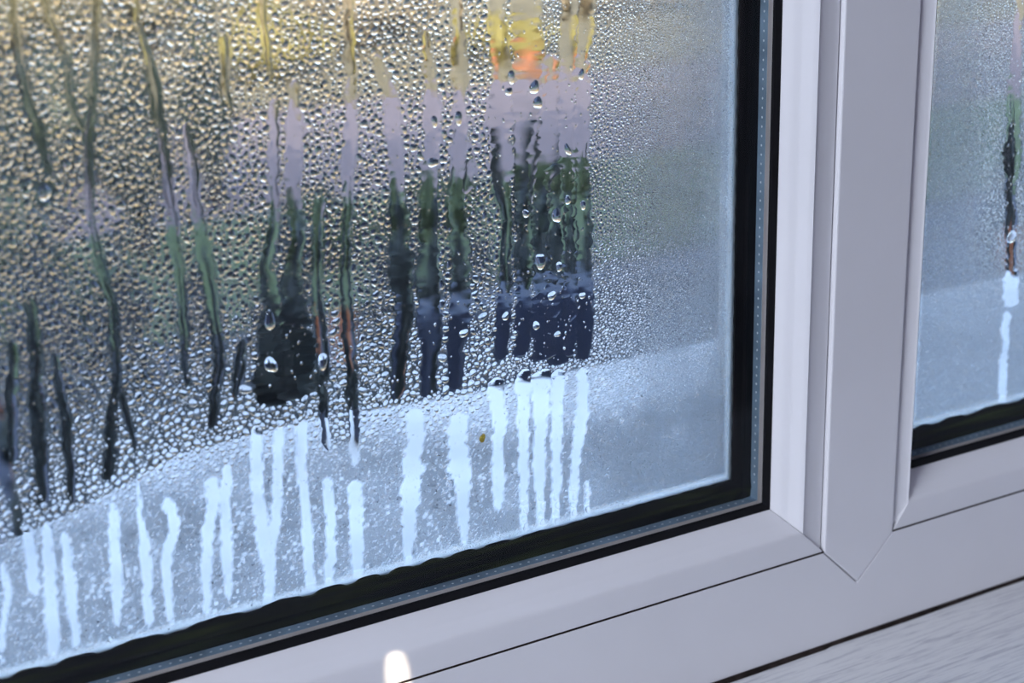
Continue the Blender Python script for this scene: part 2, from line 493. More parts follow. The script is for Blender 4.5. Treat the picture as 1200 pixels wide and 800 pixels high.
L_CREAM = leaf_mat('sun_lightened_leaf', (0.44, 0.34, 0.19), (0.62, 0.51, 0.32))  # tan leaf with sunlit brightness put into the colour
L_RUST = leaf_mat('rust_leaf', (0.35, 0.10, 0.035), (0.50, 0.20, 0.07))
M_BARK = plain('dark_bark', (0.05, 0.035, 0.028), 0.9, noise=0.4, nscale=20)
M_TERRA = plain('terracotta', (0.32, 0.135, 0.07), 0.8, noise=0.15, nscale=20)

def foliage(name, rx, ry, rz, n, leaf, mat, parent, cz):
    r = np.random.default_rng(abs(hash((round(rx, 2), n, round(rz, 2), round(cz, 2)))) % 100000)
    d = r.normal(size=(n, 3)); d /= np.linalg.norm(d, axis=1)[:, None]
    rad = (0.72 + 0.33 * r.random(n))[:, None] * (1 + 0.18 * np.sin(d[:, :1] * 5 + rx * 9) + 0.14 * np.sin(d[:, 2:] * 6 + rz * 7))
    c = d * rad * np.array([rx, ry, rz]) + np.array([0, 0, cz])
    u = r.normal(size=(n, 3)); u /= np.linalg.norm(u, axis=1)[:, None]
    w = np.cross(u, d + 0.4 * r.normal(size=(n, 3))); w /= np.linalg.norm(w, axis=1)[:, None] + 1e-9
    s = (leaf * (0.7 + 0.7 * r.random(n)))[:, None]
    mid = c + 0.12 * s * d
    V = np.concatenate([c - u * s, mid - w * s * 0.45, c + u * s, mid + w * s * 0.45])
    i = np.arange(n)
    Fq = np.stack([i, i + n, i + 2 * n, i + 3 * n], 1)
    me = np_mesh(name, V, F_quad=Fq, mat=mat, smooth=False)
    o = link(name, me, parent)
    # inner mass so that the crown is not see-through
    bm = bmesh.new(); bmesh.ops.create_icosphere(bm, subdivisions=3, radius=1.0)
    for v in bm.verts:
        k = 0.80 * (1 + 0.16 * math.sin(v.co.x * 5 + rx * 9) + 0.12 * math.sin(v.co.z * 6 + rz * 7) + 0.05 * math.sin(v.co.y * 11))
        v.co = Vector((v.co.x * rx * k, v.co.y * ry * k, v.co.z * rz * k + cz))
    me2 = bpy.data.meshes.new('inner_growth'); bm.to_mesh(me2); bm.free(); me2.materials.append(mat); me2.shade_smooth()
    link('inner_growth', me2, parent)
    return o

def tube(name, pts, radii, mat, parent, seg=8):
    V, Fs = [], []
    for p_, r_ in zip(pts, radii):
        for k in range(seg):
            a = 2 * math.pi * k / seg
            V.append((p_[0] + r_ * math.cos(a), p_[1] + r_ * math.sin(a), p_[2]))
    for i in range(len(pts) - 1):
        for k in range(seg):
            Fs.append((i * seg + k, i * seg + (k + 1) % seg, (i + 1) * seg + (k + 1) % seg, (i + 1) * seg + k))
    Fs.append(tuple(range(seg))); Fs.append(tuple(range((len(pts) - 1) * seg, len(pts) * seg)))
    return mesh_obj(name, V, Fs, mat, parent, smooth=True, scale=1.0)

def ground_at(px, py, z=GZ):
    d = RM @ np.array([(px - 600) / F_PX, -(py - 400) / F_PX, -1.0])
    c = CL * MM
    return c + d * ((z - c[2]) / d[2])

def place(px, Y):
    """garden position in metres: the direction of a column of the view, at distance Y from the window"""
    d = RM @ np.array([(px - 600) / F_PX, 0.0, -1.0]); d /= d[1]
    c = CL * MM
    return float(c[0] + d[0] * (Y - c[1]))

def shrub(px, Y, rx, top, mat, label, cat='shrub', name='shrub', leaf=0.03, n=900, group=None):
    h = max(0.15, at(px, top, Y * 1000.0)[2] * MM - GZ)
    stem = 0.10 * h; rz = (h - stem) / 2.0
    t = empty(name, (place(px, Y), Y, GZ))
    tag(t, label, cat, group)
    foliage('foliage', rx, rx * 0.85, rz, n, leaf, mat, t, stem + rz * 0.95)
    tube('stem', [(0, 0, 0), (0.01, 0, stem), (0.0, 0.01, stem + rz * 0.7)], [0.05, 0.04, 0.02], M_BARK, t)
    return t

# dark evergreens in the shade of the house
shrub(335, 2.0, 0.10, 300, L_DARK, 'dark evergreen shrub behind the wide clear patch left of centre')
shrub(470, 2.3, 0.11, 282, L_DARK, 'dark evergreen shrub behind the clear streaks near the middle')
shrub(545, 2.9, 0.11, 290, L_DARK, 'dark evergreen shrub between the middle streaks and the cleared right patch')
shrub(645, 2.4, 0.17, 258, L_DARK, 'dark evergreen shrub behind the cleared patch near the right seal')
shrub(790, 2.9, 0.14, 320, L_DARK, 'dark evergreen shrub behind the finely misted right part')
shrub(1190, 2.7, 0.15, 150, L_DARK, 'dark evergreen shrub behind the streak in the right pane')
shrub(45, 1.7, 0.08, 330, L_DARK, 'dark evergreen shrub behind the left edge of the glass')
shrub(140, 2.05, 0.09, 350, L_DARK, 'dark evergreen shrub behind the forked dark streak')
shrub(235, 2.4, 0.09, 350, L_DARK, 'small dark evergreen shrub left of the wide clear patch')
# green bushes on the lawn
shrub(385, 4.7, 0.20, 228, L_GREEN, 'low green bush above the dark shrubs left of centre')
shrub(520, 4.9, 0.20, 205, L_GREEN, 'low green bush above the dark shrubs near the middle')
shrub(668, 5.1, 0.16, 195, L_GREEN, 'low green bush behind the cleared right patch')
shrub(30, 3.6, 0.20, 235, L_GREEN, 'green bush behind the left edge of the glass')
# dark upright growth
shrub(617, 4.3, 0.06, 145, L_DARK, 'thin dark upright conifer behind the cleared right patch', 'conifer', 'conifer', n=500)
shrub(180, 5.2, 0.17, 35, L_FOREST, 'dark upright bush at the upper left', n=500)
shrub(268, 5.8, 0.12, 22, L_FOREST, 'narrow dark bush at the top left of centre', 'conifer', 'conifer', n=500)
shrub(105, 6.6, 0.27, 55, L_FOREST, 'broad dark green bush at the upper left', n=700)
shrub(25, 4.7, 0.22, 40, L_FOREST, 'broad dark green bush at the far upper left', n=700)
# yellow and tan autumn growth behind the path
for px, Y, rx, top, m, lb in [
    (60, 9.4, 0.42, -120, L_OLIVE, 'olive autumn bush at the top left corner'),
    (215, 10.2, 0.38, -100, L_OLIVE, 'olive autumn bush at the top, left of centre'),
    (345, 8.6, 0.32, 5, L_YELL, 'bright yellow bush at the top near the middle'),
    (455, 9.4, 0.45, -60, L_TAN, 'tan autumn bush at the top middle'),
    (605, 8.4, 0.30, 20, L_YELL, 'bright yellow bush above the cleared right patch'),
    (735, 9.8, 0.5, -40, L_TAN, 'tan autumn bush above the finely misted part'),
    (900, 10.4, 0.6, -60, L_TAN, 'tan autumn bush behind the mullion'),
    (1180, 10.5, 0.8, -60, L_TAN, 'tan autumn bush at the top of the right pane')]:
    shrub(px, Y, rx, top, m, lb, leaf=0.05, n=1100)
M_NAVY = plain('navy_painted_wall', (0.024, 0.033, 0.062), 0.7, noise=0.3, nscale=8)
nw = box('low_garden_wall', place(500, 1.75), place(860, 1.75), 1.70, 1.80, GZ, at(650, 345, 1700.0)[2] * MM, M_NAVY, None, bevel=0.01, scale=1.0)
tag(nw, 'low dark navy blue wall just beyond the pale ledge', 'wall')
pl = empty('ledge_planter', (at(402, 540, 225.0)[0] * MM, 0.225, 0.021)); tag(pl, 'small dark plant in a black pot standing on the pale ledge', 'potted plant')
tube('pot_body', [(0, 0, 0), (0, 0, 0.018)], [0.009, 0.012], M_SOIL, pl, 14)
foliage('foliage', 0.013, 0.012, 0.014, 260, 0.004, L_DARK, pl, 0.028)
def tree(px, Y, h, rx, rz, mat, label):
    t = empty('tree', (place(px, Y), Y, GZ)); tag(t, label, 'tree')
    foliage('crown', rx, rx, rz, 2200, 0.10, mat, t, h)
    tube('trunk', [(0, 0, 0), (0.05, 0, h * 0.4), (0, 0.05, h)], [0.14, 0.11, 0.05], M_BARK, t, 10)
tree(-220, 15, 2.9, 1.6, 1.9, L_OLIVE, 'olive green tree beyond the left edge of the glass')
tree(150, 18, 2.7, 1.3, 1.8, L_YELL, 'yellow autumn tree above the upper left glass')
tree(430, 20, 2.8, 1.4, 1.7, L_TAN, 'tan autumn tree above the upper middle glass')
tree(720, 22, 2.6, 1.5, 1.7, L_YELL, 'yellow autumn tree above the cleared patch')
tree(1100, 21, 2.8, 2.4, 1.8, L_TAN, 'tan autumn tree above the right pane')

hd = empty('unseen_tall_hedge', (4.0, 27.0, GZ)); tag(hd, 'tall unseen autumn hedge, lightened to warm the drop highlights', 'hedge')
for kx in range(1):
    foliage('foliage', 26.0, 1.5, 4.6, 9000, 0.25, L_CREAM, hd, 3.4)  # out of view; raised and lightened to warm the highlights in the drops
def pot(px, Y, r_, top, label):
    h = max(0.08, (at(px, top, Y * 1000.0)[2] * MM - GZ) * 0.85)
    t = empty('plant_pot', (place(px, Y), Y, GZ + 0.02)); tag(t, label, 'plant pot', 'terracotta pots in the garden')
    tube('pot_body', [(0, 0, 0), (0, 0, h)], [r_ * 0.7, r_], M_TERRA, t, 16)
    tube('rim', [(0, 0, h * 0.86), (0, 0, h * 1.02)], [r_ * 1.1, r_ * 1.12], M_TERRA, t, 16)
    foliage('foliage', r_ * 0.9, r_ * 0.9, r_ * 0.5, 200, 0.02, L_RUST, t, h * 1.08)
pot(630, float(ground_at(630, 92)[1]), 0.055, 66, 'orange terracotta pot seen through the cleared streak at upper right')
pot(408, 3.0, 0.04, 372, 'orange terracotta pot behind the streak left of centre')
pot(15, 2.4, 0.035, 470, 'orange terracotta pot behind the left edge of the glass')
pot(1186, 2.2, 0.05, 272, 'orange terracotta pot behind the streak in the right pane')

# ------------------------------------------------------------------ condensation on the outer pane
Y_C = 22.45                                # wet face
# clear streaks: (x, y, half width) measured on the photograph, turned into millimetres on the wet face
TR = [
 # upper and middle left
 ([(18,20,4),(28,100,5),(48,160,6),(62,212,4)], 'green tinted streak slanting down the upper left corner'),
 ([(55,12,3),(80,70,4),(82,120,4),(101,156,4)], 'thin crooked streak joining a fork at upper left'),
 ([(113,0,5),(111,100,5),(106,155,5),(104,165,5),(106,230,4),(112,290,5),(128,340,6),(135,400,6),(138,452,6),(130,492,7),(128,565,7)], 'long forked dark streak reaching the pale ledge'),
 ([(138,452,4),(150,490,4),(163,532,3)], 'short branch of the long forked dark streak'),
 ([(160,22,3),(175,70,5),(183,108,8),(190,160,6),(198,220,6),(205,280,6),(212,330,5),(216,390,5),(220,455,3)], 'dark streak with a knot near the top left'),
 ([(262,35,5),(265,108,6),(270,130,3)], 'short black streak at the top left of centre'),
 ([(216,140,4),(225,180,5),(230,240,6),(240,300,8),(250,350,7),(258,420,6),(248,505,5)], 'bent streak left of the wide clear patch'),
 ([(308,20,3),(312,50,4),(318,95,3)], 'thin wavy streak at the top near the middle'),
 ([(15,395,5),(14,460,7),(16,545,5)], 'short dark streak at the left edge'),
 ([(36,345,6),(40,410,9),(45,480,9),(52,595,6)], 'wide dark streak near the left edge'),
 ([(62,410,4),(70,450,5),(76,480,6),(82,540,5),(86,592,3)], 'crooked narrow streak right of the wide left streak'),
 ([(284,395,6),(280,440,6),(276,470,3)], 'short black streak left of the two hanging drops'),
 ([(323,110,6),(320,180,6),(322,260,6),(312,310,9),(318,360,11),(322,420,22),(330,478,24)], 'broad dark streak with two big hanging drops'),
 ([(345,90,6),(344,230,10),(350,270,8),(343,330,10),(345,400,26),(350,470,24)], 'wide clear patch left of centre opening downward'),
 ([(375,225,7),(372,300,6),(371,350,6),(378,410,7),(379,470,5),(385,530,5)], 'streak with a bright drop at its middle'),
 ([(410,20,5),(412,120,7),(408,230,6),(405,330,6),(408,390,8),(412,450,6),(417,548,5)], 'long streak with an orange spot'),
 # middle
 ([(440,60,4),(462,130,9),(466,230,10),(475,330,15),(470,410,8),(466,470,7)], 'dark streak left of the middle pair'),
 ([(497,30,4),(508,130,8),(503,230,9),(502,310,11),(505,390,12),(500,468,10)], 'wide dark streak just right of the middle'),
 ([(536,0,6),(538,60,9),(540,140,7),(534,230,9),(540,300,10),(538,380,12),(533,460,8)], 'long middle streak topped by a dark spot'),
 ([(552,180,6),(546,230,6)], 'short side streak beside the long middle streak'),
 ([(582,0,9),(586,60,9),(589,130,13),(588,200,13),(594,250,6),(592,320,7),(590,380,9),(588,425,7)], 'wide lilac streak left of the cleared patch'),
 # cleared patch
 ([(618,0,16.4),(620,60,17.6),(622,110,20.2),(618,160,13.8),(616,250,11.2),(612,330,8.7),(612,420,10.0)], 'wide leftmost streak of the cleared right patch'),
 ([(646,60,8.7),(644,120,12.5),(640,180,21.5),(632,235,12.5),(634,300,10.0),(640,360,16.4),(636,425,16.4)], 'second streak of the cleared right patch'),
 ([(649,190,12.5),(652,250,10.0),(652,330,16.4),(655,400,17.6),(657,430,13.8)], 'third streak of the cleared right patch'),
 ([(668,0,8.7),(666,80,10.0),(665,160,11.2),(665,240,10.0),(668,330,10.0),(668,420,7.4)], 'fourth streak of the cleared right patch'),
 ([(690,0,8.7),(684,60,10.0),(681,150,10.0),(682,240,10.0),(685,330,8.7),(684,425,8.7)], 'rightmost streak of the cleared right patch'),
 # pale streaks over the ledge
 ([(4,655,4),(10,690,5),(4,735,6),(3,765,4)], 'wavy pale streak at the left bottom corner'),
 ([(30,612,6),(36,640,7),(42,690,8),(46,700,4)], 'first pale streak at bottom left'),
 ([(55,608,6),(57,650,8),(60,700,9),(64,770,7)], 'second pale streak at bottom left, widest there'),
 ([(75,620,6),(82,660,7),(85,700,7),(90,760,5)], 'third pale streak at bottom left'),
 ([(133,585,6),(136,640,7),(138,690,8),(139,735,5)], 'straight pale streak with a bright middle at lower left'),
 ([(163,560,2),(165,610,4),(172,650,7),(176,735,6)], 'pale streak with a thread-like top at lower left'),
 ([(196,580,7),(206,615,9),(196,650,7),(199,730,6)], 'bent pale streak at lower left'),
 ([(249,555,9),(250,590,8),(244,620,7),(243,680,6),(243,722,5)], 'pale streak left of the pair by the bottom'),
 ([(267,540,6),(264,600,7),(267,660,7),(269,705,3)], 'bright narrow pale streak left of the forked one'),
 ([(300,495,8),(301,560,8),(306,620,9),(315,655,8),(315,715,6)], 'left arm of the forked pale streak'),
 ([(327,495,6),(327,560,7),(323,620,7),(316,655,6)], 'right arm of the forked pale streak'),
 ([(353,490,9),(356,560,6),(360,620,7),(366,695,6)], 'pale streak right of the forked one'),
 ([(384,555,6),(387,600,7),(388,660,7),(384,697,5)], 'pale streak with jagged edges, left of the tapered one'),
 ([(416,560,9),(418,600,9),(420,640,8),(420,690,4)], 'tapered pale streak below the orange spot'),
 ([(484,475,13),(488,505,11),(482,560,12),(481,610,9),(479,672,4)], 'pale streak with a bright white head'),
 ([(537,480,11),(538,540,12),(542,580,9),(546,640,5)], 'pale streak below the middle'),
 ([(580,440,10),(584,490,9),(584,560,8),(585,600,5)], 'pale streak left of the cleared patch'),
 ([(614,430,9),(614,500,6),(615,560,6),(615,628,4)], 'first thin pale streak under the cleared patch'),
 ([(636,430,11),(634,490,8),(632,550,7),(635,622,5)], 'second pale streak under the cleared patch'),
 ([(654,430,9),(653,500,6),(652,560,6),(652,618,4)], 'third pale streak under the cleared patch'),
 ([(683,428,7),(683,480,7),(676,530,6),(672,575,5),(672,612,4)], 'slanting pale streak under the right edge of the cleared patch'),
 ([(688,560,3),(688,612,3)], 'short beaded streak beside the finely misted part'),
]
TR_R = [
 ([(1196,0,4),(1192,60,6),(1188,120,8),(1186,180,9),(1184,230,7),(1186,290,6),(1184,330,8),(1186,362,9)], 'dark streak in the right pane'),
 ([(1180,362,4),(1179,400,5),(1177,440,5),(1174,482,3)], 'pale thread-like streak low in the right pane'),
]
OUTSIDE = []
for k in range(16):                        # the wet pane goes on outside the picture
    x = -395 - 10.0 * k - random.uniform(0, 5)
    z1_ = random.uniform(150, 430); z0_ = z1_ - random.uniform(60, 220)
    zz = np.linspace(z1_, max(z0_, 50), 6)
    OUTSIDE.append([(x + random.uniform(-3, 3), z_, random.uniform(1.2, 3.0)) for z_ in zz])
for k in range(26):
    x = -390 + 14.0 * k + random.uniform(-4, 4)
    zz = np.linspace(470, random.uniform(290, 330), 5)
    OUTSIDE.append([(x + random.uniform(-3, 3), z_, random.uniform(1.2, 3.0)) for z_ in zz])

GRID = 0.25
class Field:
    def __init__(s, x0, x1, z0, z1):
        s.x0, s.x1, s.z0, s.z1 = x0, x1, z0, z1
        s.nx, s.nz = int((x1 - x0) / GRID), int((z1 - z0) / GRID)
        s.occ = np.zeros((s.nz, s.nx), bool)
        s.track = np.zeros((s.nz, s.nx), bool)
    def ij(s, x, z): return int((x - s.x0) / GRID), int((z - s.z0) / GRID)

def refine(pts_mm, step=1.0, wob=0.13, seed=0):
    """smooth centre line with a ragged width"""
    r = np.random.default_rng(seed)
    P = np.array(pts_mm, float)
    d = np.concatenate([[0], np.cumsum(np.linalg.norm(np.diff(P[:, :2], axis=0), axis=1))])
    n = max(4, int(d[-1] / step))
    t = np.linspace(0, d[-1], n)
    C = np.stack([np.interp(t, d, P[:, k]) for k in range(3)], 1)
    ker = np.ones(7) / 7
    if n > 10:
        for k in range(3):
            C[:, k] = np.convolve(np.pad(C[:, k], 3, mode='edge'), ker, 'valid')
    def ns(am, ln):
        m = max(2, int(d[-1] / ln) + 2)
        return np.interp(np.linspace(0, m - 1, n), np.arange(m), r.normal(size=m)) * am
    left = C[:, 2] * np.clip(1 + ns(wob, 9.0) + ns(wob * 1.25, 1.4), 0.35, 1.8)
    right = C[:, 2] * np.clip(1 + ns(wob, 9.0) + ns(wob * 1.25, 1.4), 0.35, 1.8)
    e = np.minimum(1, np.minimum(np.arange(n), np.arange(n)[::-1]) / 4.0 + 0.25)
    return C[:, 0] + ns(0.25, 5), C[:, 1], left * e, right * e

def streak_mesh(name, cx, cz, lf, rt, yb):
    """thin sheet of water: flat back on the glass, gently domed front, closed"""
    n = len(cx); th = 0.16
    cols = [(-1, 0), (-0.6, 0.75), (0, 1), (0.6, 0.75), (1, 0)]
    V = []
    for i in range(n):
        e = 0.15 if i in (0, n - 1) else 1
        for s_, h in cols:
            w_ = lf[i] if s_ < 0 else rt[i]
            V.append((cx[i] + s_ * w_, yb - th * h * e - 0.01, cz[i]))
    b0 = len(V)
    for i in range(n):
        for s_ in (-1, 1):
            V.append((cx[i] + s_ * (lf[i] if s_ < 0 else rt[i]), yb, cz[i]))
    Fq = []
    for i in range(n - 1):
        for j in range(4):
            Fq.append((i * 5 + j, i * 5 + j + 1, (i + 1) * 5 + j + 1, (i + 1) * 5 + j))
        Fq.append((b0 + 2 * i, b0 + 2 * i + 2, b0 + 2 * i + 3, b0 + 2 * i + 1))
        Fq.append((i * 5, (i + 1) * 5, b0 + 2 * i + 2, b0 + 2 * i))
        Fq.append((i * 5 + 4, b0 + 2 * i + 1, b0 + 2 * i + 3, (i + 1) * 5 + 4))
    Fs = Fq + [(0, b0, b0 + 1, 4, 3, 2, 1), ((n - 1) * 5, (n - 1) * 5 + 1, (n - 1) * 5 + 2, (n - 1) * 5 + 3, (n - 1) * 5 + 4, b0 + 2 * n - 1, b0 + 2 * n - 2)]
    o = mesh_obj(name, V, Fs, M_WATER)
    o.data.shade_smooth(); o.data.set_sharp_from_angle(angle=math.radians(50))
    return o

def stamp_track(fd, cx, cz, lf, rt):
    zs = np.arange(cz.min(), cz.max(), GRID)
    order = np.argsort(cz)
    X = np.interp(zs, cz[order], cx[order]); Lf = np.interp(zs, cz[order], lf[order]); Rt = np.interp(zs, cz[order], rt[order])
    for x, z, a_, b_ in zip(X, zs, Lf, Rt):
        j = int((z - fd.z0) / GRID)
        if 0 <= j < fd.nz:
            i0, i1 = max(0, int((x - a_ - fd.x0) / GRID)), min(fd.nx, int((x + b_ - fd.x0) / GRID))
            if i1 > i0: fd.track[j, i0:i1] = True

M_IN = BEAD_W + GASK + SEAL
fieldL = Field(XL + M_IN + 1.0, -W - M_IN - 1.0, M_IN + 1.0, ZT - M_IN - 1.0)
fieldR = Field(W + M_IN * 0.68 + 0.5, W + 190.0, M_IN + 1.0, ZT - M_IN - 1.0)

def px_to_mm(pts):
    out = []
    for x, y, w_ in pts:
        a = at(x, y, Y_C); b = at(x + 10, y, Y_C)
        out.append((a[0], a[2], w_ * abs(b[0] - a[0]) / 10))
    return out

for fd, lst in ((fieldL, TR), (fieldR, TR_R)):
    for k, (pts, lab) in enumerate(lst):
        if pts[0][1] <= 22: pts = [(pts[0][0], -90, pts[0][2] + 1)] + pts
        cx, cz, lf, rt = refine(px_to_mm(pts), seed=k + 5)
        keep = (cz > fd.z0) & (cx > fd.x0) & (cx < fd.x1)
        if keep.sum() < 4: continue
        cx, cz, lf, rt = cx[keep], cz[keep], lf[keep], rt[keep]
        stamp_track(fd, cx, cz, lf, rt)
        o = streak_mesh('water_streak', cx, cz, lf * 0.97, rt * 0.97, Y_C - 0.02 - 0.004 * (k % 5))
        tag(o, lab, 'water streak', 'clear water streaks on the wet glass')
for k, pts in enumerate(OUTSIDE):
    cx, cz, lf, rt = refine(pts, seed=200 + k)
    stamp_track(fieldL, cx, cz, lf, rt)

def value_noise(fd, X, Z, cell, seed):
    r = np.random.default_rng(seed)
    gx = (X - fd.x0) / cell; gz = (Z - fd.z0) / cell
    g = r.random((int((fd.z1 - fd.z0) / cell) + 3, int((fd.x1 - fd.x0) / cell) + 3))
    i, j = np.floor(gx).astype(int), np.floor(gz).astype(int)
    fx, fz = gx - i, gz - j
    fx, fz = fx * fx * (3 - 2 * fx), fz * fz * (3 - 2 * fz)
    return (g[j, i] * (1 - fx) + g[j, i + 1] * fx) * (1 - fz) + (g[j + 1, i] * (1 - fx) + g[j + 1, i + 1] * fx) * fz

def sstep(a, b, x):
    t = np.clip((x - a) / (b - a), 0, 1); return t * t * (3 - 2 * t)

def maps_left(X, Z):
    """typical drop radius (mm), mist density, at places on the wet face"""
    fd = fieldL
    px, py = to_px(X, np.full_like(X, Y_C), Z)
    r = 1.15 - 0.40 * sstep(540, 640, px) - 0.42 * sstep(688, 790, px)
    yb = np.interp(px, [-200, 40, 300, 690, 900], [660, 590, 500, 455, 440])
    low = sstep(-10, 70, py - yb)
    cl = sstep(0.50, 0.68, value_noise(fd, X, Z, 9, 3) * 0.6 + value_noise(fd, X, Z, 4, 4) * 0.4)
    r = r * (1 - low * (0.58 - 0.30 * cl))
    r = np.maximum(r, 0.27)
    fog = 0.13 + 0.17 * sstep(250, 480, py) + 0.52 * low + 0.15 * sstep(560, 690, px) * (1 - low) + 0.16 * sstep(690, 800, px) + 0.22 * sstep(780, 850, px)
    fog = fog * (0.85 + 0.3 * value_noise(fd, X, Z, 14, 8))
    return r, fog, low, px, py

def maps_right(X, Z):
    fd = fieldR
    px, py = to_px(X, np.full_like(X, Y_C), Z)
    r = 0.30 + 0.28 * sstep(1110, 1170, px) * (1 - sstep(250, 380, py))
    fog = 0.62 + 0.0 * X + 0.15 * sstep(300, 420, py) - 0.12 * sstep(1110, 1170, px) * (1 - sstep(250, 380, py))
    return r, fog, sstep(330, 420, py), px, py

def sprinkle(fd, maps, passes, seed):
    """dart throwing from large to small; returns x, z, r, in_track"""
    r = np.random.default_rng(seed)
    out = []
    for (n, k0, k1, spacing) in passes:
        n = n * 9
        X = fd.x0 + (fd.x1 - fd.x0) * r.random(n); Z = fd.z0 + (fd.z1 - fd.z0) * r.random(n)
        rl, fog, low, px, py = maps(X, Z)
        keep = (r.random(n) < np.minimum(1, (0.36 / rl) ** 1.7)) & (px > -200) & (px < 1400) & (py > -200)
        X, Z, rl, low, px, py = X[keep], Z[keep], rl[keep], low[keep], px[keep], py[keep]
        n = len(X)
        R_ = np.maximum(rl * (k0 + (k1 - k0) * r.random(n)), 0.20)
        inside = (px > -260) & (px < 1420) & (py > -260)
        jt = r.random(n)
        for x, z, q, l_, ins, u in zip(X.tolist(), Z.tolist(), R_.tolist(), low.tolist(), inside.tolist(), jt.tolist()):
            if not ins: continue
            i, j = int((x - fd.x0) / GRID), int((z - fd.z0) / GRID)
            m = int(q * spacing / GRID + 0.5)
            if i - m < 0 or j - m < 0 or i + m >= fd.nx or j + m >= fd.nz: continue
            O = fd.occ
            d7 = int(m * 0.7)
            if O[j, i] or O[j, i - m] or O[j, i + m] or O[j - m, i] or O[j + m, i] or O[j - d7, i - d7] or O[j - d7, i + d7] or O[j + d7, i - d7] or O[j + d7, i + d7]: continue
            T = fd.track[j, i] or fd.track[j, i - m] or fd.track[j, i + m]
            if T:
                if u > 0.014 or q > 0.9: continue
                q *= 0.85
            m2 = max(0, int(q * 0.92 / GRID))
            O[j - m2:j + m2 + 1, i - int(m2 * .7):i + int(m2 * .7) + 1] = True
            O[j - int(m2 * .7):j + int(m2 * .7) + 1, i - m2:i + m2 + 1] = True
            out.append((x, z, q, 1.0 if T else 0.0))
    return out

# the conspicuous single drops: (x, y, width px, height px, tilt, label)
BIG = [
 (507,190,13,10,-0.5,'large tilted drop with a dark top hanging alone above the middle streaks'),
 (599,90,9,13,0,'upper of two drops at the left rim of the cleared patch'),
 (596,107,8,9,0,'lower of two drops at the left rim of the cleared patch'),
 (626,102,11,15,0,'upper of two stacked drops below the orange pot'),
 (630,120,10,14,0,'lower of two stacked drops below the orange pot'),
 (681,87,7,11,0,'oval drop high in the rightmost streak of the cleared patch'),
 (537,138,9,14,0.2,'oval drop in the long streak topped by a dark spot'),
 (509,142,8,11,0,'small oval drop left of the long middle streak'),
 (665,175,7,13,0.3,'narrow slanting drop in the fourth streak of the cleared patch'),
 (665,234,8,9,0,'round drop in the fourth streak above the bright drop pair'),
 (652,252,10,18,0.1,'tall bright drop in the third streak of the cleared patch'),
 (616,250,8,9,0,'round drop in the leftmost streak of the cleared patch'),
 (683,240,7,10,0.4,'drop low in the rightmost streak of the cleared patch'),
 (633,306,11,20,0.15,'tallest bright drop in the dark middle of the cleared patch'),
 (655,312,8,10,0,'round drop right of the tallest bright drop'),
 (646,346,9,10,0.4,'slanting drop below the tallest bright drop'),
 (628,381,7,11,0.5,'slanting drop near the foot of the second cleared streak'),
 (653,391,7,7,0,'small drop near the foot of the third cleared streak'),
 (682,346,7,8,0,'round drop low in the rightmost cleared streak'),
 (592,370,8,9,0,'drop beside the wide lilac streak'),
 (543,390,10,9,0.6,'bright slanting drop near the foot of the long middle streak'),
 (565,371,11,9,0.6,'bright slanting drop between two middle streaks'),
 (518,419,10,10,0,'bright drop between the two wide middle streaks'),
 (565,513,7,10,0,'yellowish dirty drop between two pale streaks'),
 (663,460,9,7,0.4,'dark drop where the cleared patch meets the pale ledge'),
 (316,375,13,20,0.15,'upper of the two big hanging drops in the broad dark streak'),
 (317,427,14,18,0.15,'lower of the two big hanging drops in the broad dark streak'),
 (378,423,12,17,0,'bright drop closing a streak right of the wide clear patch'),
 (287,456,15,10,-0.2,'wide bright drop under the short black streak'),
 (282,478,8,9,0,'small drop below the wide bright drop'),
 (231,484,7,12,0,'white oval drop at the end of the bent streak'),
 (226,472,10,9,0,'dark rimmed drop above the white oval drop'),
 (52,225,17,14,0.2,'large blurred drop below the green tinted streak'),
 (1185,277,10,17,0,'bright blue drop in the dark streak of the right pane'),
 (12,768,11,26,0,'tall drop chain end at the left bottom corner'),
]
for x, y0_, nm in [(615, 588, 'first thin pale streak'), (635, 583, 'second pale streak'), (652, 582, 'third pale streak'), (672, 572, 'slanting pale streak'), (688, 568, 'short beaded streak')]:
    for k, pos in enumerate(('topmost', 'second', 'third', 'lowest')):
        BIG.append((x + (-1.5, 1.5, -1, 1)[k], y0_ + k * 9.5, 6.5, 8 + 2 * (k % 2), 0.3 * (-1) ** k, f'{pos} bead of the drop chain at the foot of the {nm}'))
big = []
for (x, y, w_, h_, tl_, lab) in BIG:
    p_ = at(x, y, Y_C); q_ = at(x + 10, y, Y_C); s_ = abs(q_[0] - p_[0]) / 10
    fd = fieldL if x < 900 else fieldR
    rw, rh = w_ * s_ / 2, h_ * 0.40 / 2
    big.append((p_[0], p_[2], rw, rh, tl_, lab))
    i, j = fd.ij(p_[0], p_[2])
    m, mz = int(rw / GRID) + 1, int(rh / GRID) + 1
    fd.occ[max(0, j - mz):j + mz + 1, max(0, i - m):i + m + 1] = True

dl = sprinkle(fieldL, maps_left, [(50000, 0.95, 1.5, 0.88), (90000, 0.65, 1.0, 0.88), (120000, 0.42, 0.70, 0.95), (150000, 0.27, 0.45, 1.0)], 21)
dr = sprinkle(fieldR, maps_right, [(30000, 0.9, 1.35, 0.95), (60000, 0.6, 0.95, 0.95)], 22)

